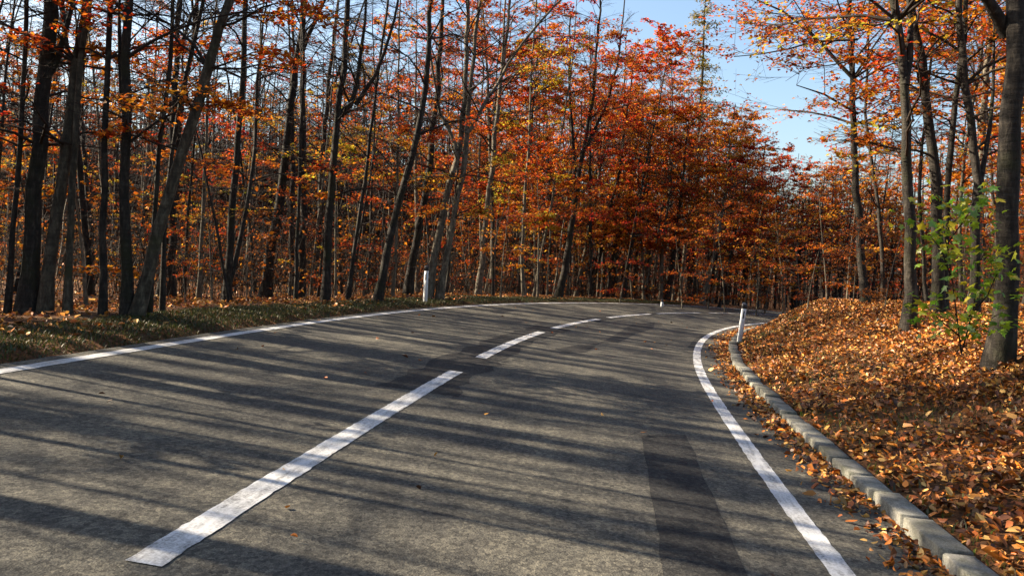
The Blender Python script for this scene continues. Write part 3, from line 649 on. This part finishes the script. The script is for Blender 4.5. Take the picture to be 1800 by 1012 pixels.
cnt['pole'] = scatter('pole', K_POLE, H_P, 'young_beech', 'young tree', (-34, 40), (14, 58), 2.5,
    lambda x, y, o, u: in_view(u, y) and ((o < -5.8 and dist(x, y) > 15 and rf.random() < .8) or (o > 9 and dist(x, y) > 17 and rf.random() < .55)),
    (.7, 1.25), W_P, 'young poles', .14, minsep=.9)
cnt['sap'] = scatter('sap', K_SAP, H_S, 'beech_sapling', 'sapling', (-30, 40), (13, 56), 2.7,
    lambda x, y, o, u: in_view(u, y) and ((o < -5.6 and dist(x, y) > 14.5 and rf.random() < (.8 if u > 800 else .42)) or (o > 8 and dist(x, y) > 19 and rf.random() < .8)),
    (.7, 1.25), W_S, 'undergrowth', .08, minsep=.7)
cnt['bare'] = scatter('bare', K_BARE, [13, 12, 14], 'beech_tree', 'tree', (-38, -5), (-12, 30), 2.2, lambda x, y, o, u: o < -5.6 and not in_view(u, y), (.85, 1.2), ['tall bare forked tree', 'slim bare tree', 'thick bare forked tree'], 'bare trees', .06, minsep=1.2)
cnt['side'] = scatter('pole', K_POLE, H_P, 'young_beech', 'young tree', (-14, -4), (-3, 24), 1.7, lambda x, y, o, u: o < -5.6 and not in_view(u, y), (.75, 1.05), W_P, 'young poles', 0, minsep=.6)
# trees beside and behind the camera, out of the picture: their shadows lie on the road
so_t, so_b, so_l = MB(), MB(), MB()
for mdl, x, y, z, rz, sc in OFF:
    c, s_ = math.cos(rz), math.sin(rz); M3 = np.array([[c, -s_, 0], [s_, c, 0], [0, 0, 1]]) * sc
    for dst, src in zip((so_t, so_b, so_l), mdl):
        if not src.n: continue
        V = np.concatenate(src.v) @ M3.T + [x, y, z]; Cc = np.concatenate(src.c); base = dst.n
        dst.v.append(V); dst.c.append(Cc); dst.f += [f + base for f in src.f]; dst.n += len(V)
sw = empty('side_wood', (0, 0, 0)); tag(sw, 'wood going on beside the road outside the picture', 'wood', kind='stuff')
for nm, m_, mt in (('side_trunks', so_t, M_BARK), ('side_branches', so_b, M_TWIG), ('side_foliage', so_l, M_LEAF)): tag(obj(nm, m_.mesh(nm, mt, nm == 'side_trunks', True), sw), kind='stuff')
print('TREES', cnt, len(OFF))

# twins in the crowd: told apart by their order across the picture
same = {}
for o in list(COL.objects):
    if o.parent is None and 'label' in o.keys() and 'group' in o.keys(): same.setdefault(o['label'], []).append(o)
for lab, os_ in same.items():
    if len(os_) < 2: continue
    os_.sort(key=lambda o: o.location[0] / o.location[1])
    words = {2: ['left', 'right'], 3: ['left', 'middle', 'right'], 4: ['leftmost', 'second', 'third', 'rightmost']}.get(len(os_))
    if words:
        for o, w in zip(os_, words): o['label'] = f'{w} {lab}'

# single saplings that show clearly
def sapling(label, u, v, d, i, sc, name='beech_sapling', cat='sapling'):
    p = at(u, v, d); z = gz(p[0], p[1]); return tree_from('sap', K_SAP, i, name, (p[0], p[1], z), (u * .37) % 6.28, sc, label, None, cat, True)
for a in [('low orange sapling sprawling at the leaf edge left of the road', 325, 555, 15.5, 1, .55), ('golden sapling before the dividing trunk, left wood edge', 372, 548, 17, 2, .55),
          ('red sapling spreading sprays between the leftmost trunks', 150, 560, 15.5, 0, 1.15), ('rusty sapling reaching over the grass by the forked leaning trunk', 440, 530, 19, 3, .9),
          ('gold-brown sapling under the double-stemmed tree', 590, 528, 21, 2, 1.0), ('small red sapling at the foot of the white post trunks', 640, 526, 23, 0, .8),
          ('glowing orange sapling right of the pale stems beyond the post', 880, 520, 27, 1, 1.1), ('orange sapling between slender stem and dark cluster', 945, 520, 31, 2, 1.1),
          ('scarlet sapling under the elbow stem outside the bend', 1090, 520, 35, 0, 1.0), ('bright red sapling beside the small distant post', 1200, 526, 37, 0, .9),
          ('orange sapling where the road vanishes behind the bank', 1330, 530, 38, 1, 1.2), ('bright orange-red sapling on the bank crest left of the straight trunk', 1455, 505, 22, 0, .8),
          ('brown brush at the crest of the leafy bank', 1420, 522, 19, 3, .8), ('brown brush between the straight and the twisting trunk', 1555, 545, 16.5, 3, .75),
          ('tall orange sapling left of the inner white post, across the road', 1275, 528, 39, 1, 1.5), ('red sapling right above the inner white post, across the road', 1308, 528, 41, 0, 1.4),
          ('dense scarlet sapling just before the bank hides the road', 1345, 530, 43, 0, 1.5), ('orange sapling over the foot of the bank crest, far side', 1378, 530, 40, 1, 1.7), ('red sapling right of the sunlit bare trunk', 1245, 528, 41, 0, 1.3),
          ('broad orange sapling far beyond the bank crest', 1410, 525, 44, 1, 1.8),
          ('orange sapling behind the straight bank trunk', 1490, 500, 26, 1, 1.1), ('dull orange brush right of the bank crest', 1500, 525, 18.5, 3, .7)]:
    sapling(*a)

# larch rising above the red crowns at the sky gap
def larch(label, u, vtop, d, hfac, seed, vbase=528):
    rng = np.random.default_rng(seed); p = at(u, vbase, d); z = gz(p[0], p[1]); h = at(u, vtop, d)[2] - z
    tr, br, lf = MB(), MB(), MB(); t = np.linspace(0, 1, 14); tubes(tr, np.c_[np.cumsum(rng.normal(size=14) * .02), np.cumsum(rng.normal(size=14) * .02), t * h][None], (.2 * h / 16 * (1 - .93 * t))[None], 7, .03, rng)
    B = []; 
    for k in range(int(h * 4)):
        q = rng.uniform(.5, .99); az = rng.uniform(0, 6.28); ln = (1 - q) * h * .3 * rng.uniform(.35, 1.25) + .5; e = -.05 - .3 * (1 - q) + rng.normal() * .1
        tt = np.linspace(0, 1, 5); B.append(np.stack([np.cos(az) * tt * ln, np.sin(az) * tt * ln, q * h + ln * (e * tt + .22 * tt ** 2 - .12 * tt)], -1))
    B = np.array(B); tubes(br, B, np.repeat(np.linspace(.022, .004, 5)[None], len(B), 0), 3)
    u_ = rng.uniform(.05, 1, (len(B), 40)); i = (u_ * 3.99).astype(int); f = (u_ * 4 - i)[..., None]; r_ = np.arange(len(B))[:, None]
    pts = (B[r_, i] * (1 - f) + B[r_, np.minimum(i + 1, 4)] * f + rng.normal(size=(len(B), 40, 3)) * [.16, .16, .1] - [0, 0, .06]).reshape(-1, 3)
    pts = pts[rng.random(len(pts)) < .8]
    leaves(lf, pts, .26, rng, palette([(.26, .19, .025), (.18, .16, .025), (.34, .20, .022), (.10, .10, .02)], len(pts), rng), .8, asp=.3)
    root = empty('larch_tree', (p[0], p[1], z)); tag(root, label, 'tree')
    obj('trunk', tr.mesh('trunk', M_BARK, True), root); obj('branches', br.mesh('branches', M_TWIG), root); obj('crown', lf.mesh('crown', M_NEEDLE, False, True), root)
larch('tall thin-crowned larch rising above the red crowns at the sky gap', 1216, -25, 60, 1, 5)
larch('small dark conifer top far off in the sky gap', 1412, 308, 95, 1, 6)

# ---- far wood: reads as one mass behind everything
rw = np.random.default_rng(5); far_t, far_l = MB(), MB(); PT = []; RT = []; LP = []; LS = []
D_ = rw.uniform(56, 150, 2500); U_ = np.where(rw.random(2500) < .35, rw.uniform(-200, 850, 2500), rw.uniform(-300, 2100, 2500)); X_ = D_ * (U_ - U0) / F; O_ = road_so(X_, D_)[1]; Z_ = ground_z(X_, D_)
for d, u, x, o_, z in zip(D_, U_, X_, O_, Z_):
    if abs(o_) < 6: continue
    h = rw.uniform(11, 17)
    if 1080 < u < 1560: h = min(h, max(at(u, np.interp(u, CAP_U, CAP_V) + rw.uniform(0, 40), d)[2] - z, 1.5))
    if u < 800: h *= 1.05
    l = rw.normal(size=2) * .06 * h; t = np.linspace(0, 1, 4)
    PT.append(np.c_[x + l[0] * t, d + l[1] * t, z - .3 + h * t]); RT.append(rw.uniform(.07, .17) * (1 - .8 * t))
    m = int(rw.uniform(40, 110) * (1.0 if u > 750 else 1.5)); q = rw.normal(size=(m, 3)) * [1.5, 1.5, .25 * h] + [x + l[0] * .6, d + l[1] * .6, z + h * rw.uniform(.4, .6)]
    q = q[(q[:, 2] > z + .2) & (q[:, 2] < z + h + .3)]; LP.append(q)
tubes(far_t, np.array(PT), np.array(RT), 4); LP = np.concatenate(LP)
# far twigs
tw = LP[rw.random(len(LP)) < .75]; dd = rw.normal(size=tw.shape) * [.8, .8, .5]; tubes(far_t, np.stack([tw - dd * .7, tw + dd * .7], 1), np.full((len(tw), 2), .02), 3)
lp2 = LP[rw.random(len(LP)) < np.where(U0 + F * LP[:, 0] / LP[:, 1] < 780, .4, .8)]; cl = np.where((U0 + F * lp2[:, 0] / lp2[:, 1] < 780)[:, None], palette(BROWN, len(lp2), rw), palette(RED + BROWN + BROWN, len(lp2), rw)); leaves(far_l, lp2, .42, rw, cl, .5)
# tangle of bare shoots between the stems
PT = []; RT = []; LP = []
D_ = 17 + 48 * rw.random(6500) ** .8; X_ = D_ * (rw.uniform(-150, 1950, 6500) - U0) / F; O_ = road_so(X_, D_)[1]; Z_ = ground_z(X_, D_)
for d, x, o_, z in zip(D_, X_, O_, Z_):
    if -6 < o_ < 9 or (o_ > 0 and d < 22): continue
    h = rw.uniform(.8, 3.2); l = rw.normal(size=2) * .3 * h; t = np.linspace(0, 1, 4)
    PT.append(np.c_[x + l[0] * t ** 1.4, d + l[1] * t ** 1.4, z - .05 + h * t]); RT.append(rw.uniform(.006, .014) * (1 - .7 * t))
    k = int(rw.integers(1, 8)); LP.append(PT[-1][rw.integers(1, 4, k)] + rw.normal(size=(k, 3)) * [.3, .3, .25])
ug, ul = MB(), MB(); PT = np.array(PT); tubes(ug, PT, np.array(RT), 3)
st = np.repeat(PT[:, 1:], 2, 0).reshape(-1, 3); dd = rw.normal(size=st.shape) * [.4, .4, .25]; tubes(ug, np.stack([st, st + dd], 1), np.tile([.005, .003], (len(st), 1)), 3)
LP = np.concatenate(LP); leaves(ul, LP, .12, rw, palette(BROWN + BROWN + RED, len(LP), rw), .6)
uo = empty('undergrowth', (0, 0, 0)); tag(uo, 'tangle of bare shoots and brown leaves between the stems of the wood', 'undergrowth', kind='stuff')
tag(obj('shoots', ug.mesh('shoots', M_TWIG), uo), kind='stuff'); tag(obj('shoot_leaves', ul.mesh('shoot_leaves', M_LEAF, False, True), uo), kind='stuff')
fw = empty('far_wood', (0, 0, 0)); tag(fw, 'hazy mass of stems and rusty leaves far behind the nearer trees', 'wood', kind='stuff')
tag(obj('far_trunks', far_t.mesh('far_trunks', M_TWIG), fw), kind='stuff'); tag(obj('far_foliage', far_l.mesh('far_foliage', M_LEAF, False, True), fw), kind='stuff')

# ------------------------------------------------------------------ delineator posts
def post(label, u, vb, d, hgt, yaw, tilt=0.0, sink=0.0):
    p = at(u, vb, d); z = gz(p[0], p[1]) - sink
    root = empty('delineator_post', (p[0], p[1], z)); root.rotation_euler = (0, tilt, yaw); tag(root, label, 'road post', 'white roadside posts')
    w, dp = .062, .045
    ring = np.array([(-w, -dp * .5), (-w * .8, -dp), (w * .8, -dp), (w, -dp * .5), (w * .45, dp), (-w * .45, dp)])
    def prism(nm, z0, z1, sc0, sc1, mat, slope=0.0, parent=None):
        m = MB(); zs = [z0, z0 + .004, z1 - .008, z1]; V = []
        for k, zz in enumerate(zs):
            c = sc0 if k < 2 else sc1; c = c * (.93 if k in (0, 3) else 1)
            for x, y in ring: V.append((x * c, y * c, zz + (slope * (y + dp) if k >= 2 else 0)))
        f = [[r_ * 6 + j, r_ * 6 + (j + 1) % 6, r_ * 6 + 6 + (j + 1) % 6, r_ * 6 + 6 + j] for r_ in range(3) for j in range(6)]
        m.add(V, f); m.f.append(np.array([[5, 4, 3, 2, 1, 0], [18, 19, 20, 21, 22, 23]])); return obj(nm, m.mesh(nm, mat), parent)
    prism('post_body', -.3, hgt * .855, 1, 1, M_WHITE, 0, root)
    prism('post_cap', hgt * .856, hgt * .96, 1.05, 1.05, M_BLACK, .5, root)
    m = MB(); x, z0, z1, y = .017, hgt * .60, hgt * .80, -dp - .006
    V = [(-x, y + .012, z0), (x, y + .012, z0), (x, y + .012, z1), (-x, y + .012, z1), (-x * .85, y, z0 + .004), (x * .85, y, z0 + .004), (x * .85, y, z1 - .004), (-x * .85, y, z1 - .004)]
    m.add(V, [[0, 1, 5, 4], [1, 2, 6, 5], [2, 3, 7, 6], [3, 0, 4, 7], [4, 5, 6, 7]]); obj('reflector', m.mesh('reflector', M_REFL), root)
post('white post with black cap standing in the leaves at the inner kerb', 1299, 600, 18.6, .92, .1, .1)
post('white post with black cap on the grass edge left of the road', 748, 528, 20.5, .95, -.35, .0)
post('small far white post at the outside of the bend under red trees', 1163, 528, 36.5, .8, 0, .04, .42)

# ------------------------------------------------------------------ leaf litter, grass, gutter leaves
LITTER = [(.54, .20, .03), (.45, .14, .02), (.60, .29, .06), (.24, .07, .018), (.12, .042, .016), (.52, .16, .018), (.36, .16, .05), (.07, .028, .013), (.40, .10, .014), (.60, .34, .09)]
rl = np.random.default_rng(21)
def scatter_leaves(name, n, smin, smax, fo, dens, size, flat, label, keep=None, pal=LITTER, lift=.012):
    u = rl.random(n) ** dens; s_ = smin + (smax - smin) * u; o_ = fo(n)
    p = road_pt(s_, 0); th = np.interp(s_, S, TH); x = np.interp(s_, S, CX) + o_ * np.cos(th); y = np.interp(s_, S, CY) - o_ * np.sin(th)
    z = np.where((o_ > LE) & (o_ < KF), plane_z(x, y) + .004, ground_z(x, y)) + np.abs(rl.normal(size=n)) * lift + .006
    q = np.stack([x, y, z], -1)
    if keep is not None: q = q[keep(x, y, o_)]
    m = MB(); curled(m, q, size, rl, palette(pal, len(q), rl, .4), flat)
    return tag(obj(name, m.mesh(name, M_LITTER, False, True)), label, 'leaves', kind='stuff')
grass_gap = lambda x, y, o: (vnoise(x * 1.1, y * 1.1, 9) + rl.normal(size=len(x)) * .35) < .5
scatter_leaves('leaf_litter', 150000, .5, 36, lambda n: KB + .02 + 6.5 * rl.random(n) ** .85, 1.5, .05, .55, 'orange and brown fallen leaves covering the bank right of the kerb', grass_gap, lift=.03)
scatter_leaves('gutter_leaves', 5500, -1, 30, lambda n: KF - np.abs(rl.normal(size=n)) * .16, 1.3, .05, .5, 'fallen leaves gathered in the gutter along the kerb', lambda x, y, o: (o > 3.2) & (vnoise(x * 2, y * 2, 8) + rl.normal(size=len(x)) * .4 < .6), lift=.012)
scatter_leaves('verge_leaves', 26000, 4, 48, lambda n: LE - .5 - 6.0 * rl.random(n) ** .8, 1.0, .065, .5, 'fallen leaves along the left edge of the wood', lambda x, y, o: vnoise(x * .9, y * .9, 12) + (-o - 4.9) * .5 + rl.normal(size=len(x)) * .4 > 0, lift=.02)
scatter_leaves('wood_leaves', 24000, 6, 60, lambda n: np.where(rl.random(n) < .6, LE - 5 - 22 * rl.random(n), KB + 6 + 16 * rl.random(n)), 1.0, .085, .5, 'fallen leaves on the floor of the wood', lift=.03)
scatter_leaves('stray_leaves', 90, 0, 30, lambda n: rl.uniform(LE, KF, n), 1.2, .05, .3, 'stray fallen leaves lying on the asphalt')

def grass(name, n, smin, smax, fo, hgt, cols, label, keep=None, dens=1.0):
    s_ = smin + (smax - smin) * rl.random(n) ** dens; o_ = fo(n); th = np.interp(s_, S, TH); x = np.interp(s_, S, CX) + o_ * np.cos(th); y = np.interp(s_, S, CY) - o_ * np.sin(th)
    if keep is not None: k = keep(x, y, o_); x, y, o_ = x[k], y[k], o_[k]
    n = len(x); z = ground_z(x, y) - .01; h = hgt * rl.uniform(.4, 1.3, n); a = rl.uniform(0, 6.28, n); w = rl.uniform(.004, .009, n); ln = rl.normal(size=(n, 2)) * .45 * h[:, None]
    b = np.stack([x, y, z], -1); side = np.stack([np.cos(a) * w, np.sin(a) * w, 0 * w], -1); mid = b + np.c_[ln * .35, h * .6]; tip = b + np.c_[ln, h * .95]
    V = np.stack([b - side, b + side, mid + side * .7, mid - side * .7, tip], 1); i = np.arange(n)[:, None] * 5
    m = MB(); m.add(V.reshape(-1, 3), i + [0, 1, 2, 3], np.repeat(palette(cols, n, rl, .25), 5, 0)); m.f.append(i + [3, 2, 4])
    return tag(obj(name, m.mesh(name, M_GRASS, False, True)), label, 'grass', kind='stuff')
GR = [(.045, .058, .009), (.03, .042, .007), (.062, .066, .011), (.08, .05, .014), (.02, .032, .006)]
grass('verge_grass', 95000, 3, 44, lambda n: LE - .03 - 1.5 * rl.random(n) ** .8, .05, GR, 'short olive grass on the verge left of the road', lambda x, y, o: vnoise(x * .9, y * .9, 12) + (-o - 5.0) * .6 + rl.normal(size=len(x)) * .5 < .4)
grass('bank_grass', 26000, -1, 26, lambda n: KB + .03 + 5.5 * rl.random(n) ** 1.4, .07, GR + [(.10, .14, .016)], 'tufts of grass and moss showing through leaves on the bank', lambda x, y, o: (vnoise(x * 1.1, y * 1.1, 9) + rl.normal(size=len(x)) * .25 > .45) | (rl.random(len(x)) < .05), 1.2)
grass('crest_grass', 3000, 15, 32, lambda n: KB + .1 + 1.2 * rl.random(n), .09, GR, 'long grass along the crest of the bank by the inner post', None)

# ------------------------------------------------------------------ green sapling in front of the massive trunk
rm = np.random.default_rng(9)
def maple_leaf_mesh(k):
    ang = np.array([-150, -120, -95, -60, -38, -14, 0, 14, 38, 60, 95, 120, 150]); rad = np.array([.35, .55, .38, .85, .5, .62, 1.05, .62, .5, .85, .38, .55, .35]) * (1 + rm.normal(size=13) * .06)
    a = np.radians(ang); V = np.c_[np.sin(a) * rad, np.cos(a) * rad, -np.abs(np.sin(a)) * rad * .25 + rm.normal(size=13) * .03]; V = np.vstack([[[0, 0, .05]], V, [[0, -.2, 0]]]) * .072
    f = [[0, j + 1, j] for j in range(1, 13)] + [[0, 14, 13], [0, 1, 14]]; m = MB()
    col = [(.15, .32, .02), (.26, .40, .025), (.42, .44, .03), (.08, .2, .015), (.55, .46, .03)][k]
    m.add(V, f, col); return m.mesh('leaf', M_MAPLE, False, True)
MAP = [maple_leaf_mesh(k) for k in range(5)]
pb = at(1690, 612, 8.6); pb[2] = gz(pb[0], pb[1]); sap = empty('maple_sapling', pb); tag(sap, 'green and yellow leaved sapling in front of the massive right trunk', 'sapling')
def pl(u, v, dd=0): return at(u, v, 8.6 + dd) - pb
STEMS = [[(1690, 622, 0), (1680, 540, 0), (1668, 450, -.1), (1655, 380, -.2), (1648, 340, -.2)], [(1690, 620, 0), (1712, 540, -.2), (1722, 460, -.3), (1745, 420, -.4)], [(1676, 500, 0), (1655, 440, -.2), (1620, 395, -.3)],
         [(1700, 560, 0), (1735, 520, -.3), (1760, 465, -.5), (1795, 465, -.6)], [(1686, 590, 0), (1650, 560, -.1), (1625, 535, -.2)], [(1688, 600, 0), (1720, 575, -.3), (1765, 545, -.4)], [(1664, 430, -.1), (1700, 380, -.2), (1716, 345, -.2)]]
for q in STEMS:
    m = MB(); P = np.array([pl(*p) for p in q]); tubes(m, P[None], np.linspace(.009, .003, len(P))[None], 5); obj('stem', m.mesh('stem', M_TWIG, True), sap)
    for _ in range(60):
        t = rm.uniform(.25, 1) * (len(P) - 1); i = min(int(t), len(P) - 2); p = P[i] * (1 - t + i) + P[i + 1] * (t - i) + rm.normal(size=3) * [.13, .16, .09]
        k = int(rm.choice(5, p=[.22, .3, .28, .05, .15])); lf_ = obj('leaf', MAP[k], sap, p); sc = rm.uniform(.7, 1.3); lf_.scale = (sc, sc, sc); lf_.rotation_euler = (rm.normal() * .5, rm.normal() * .5, rm.uniform(0, 6.28))
print('OBJECTS', len(bpy.data.objects), 'TRIS', sum(len(m.loops) - 2 * len(m.polygons) for m in bpy.data.meshes))
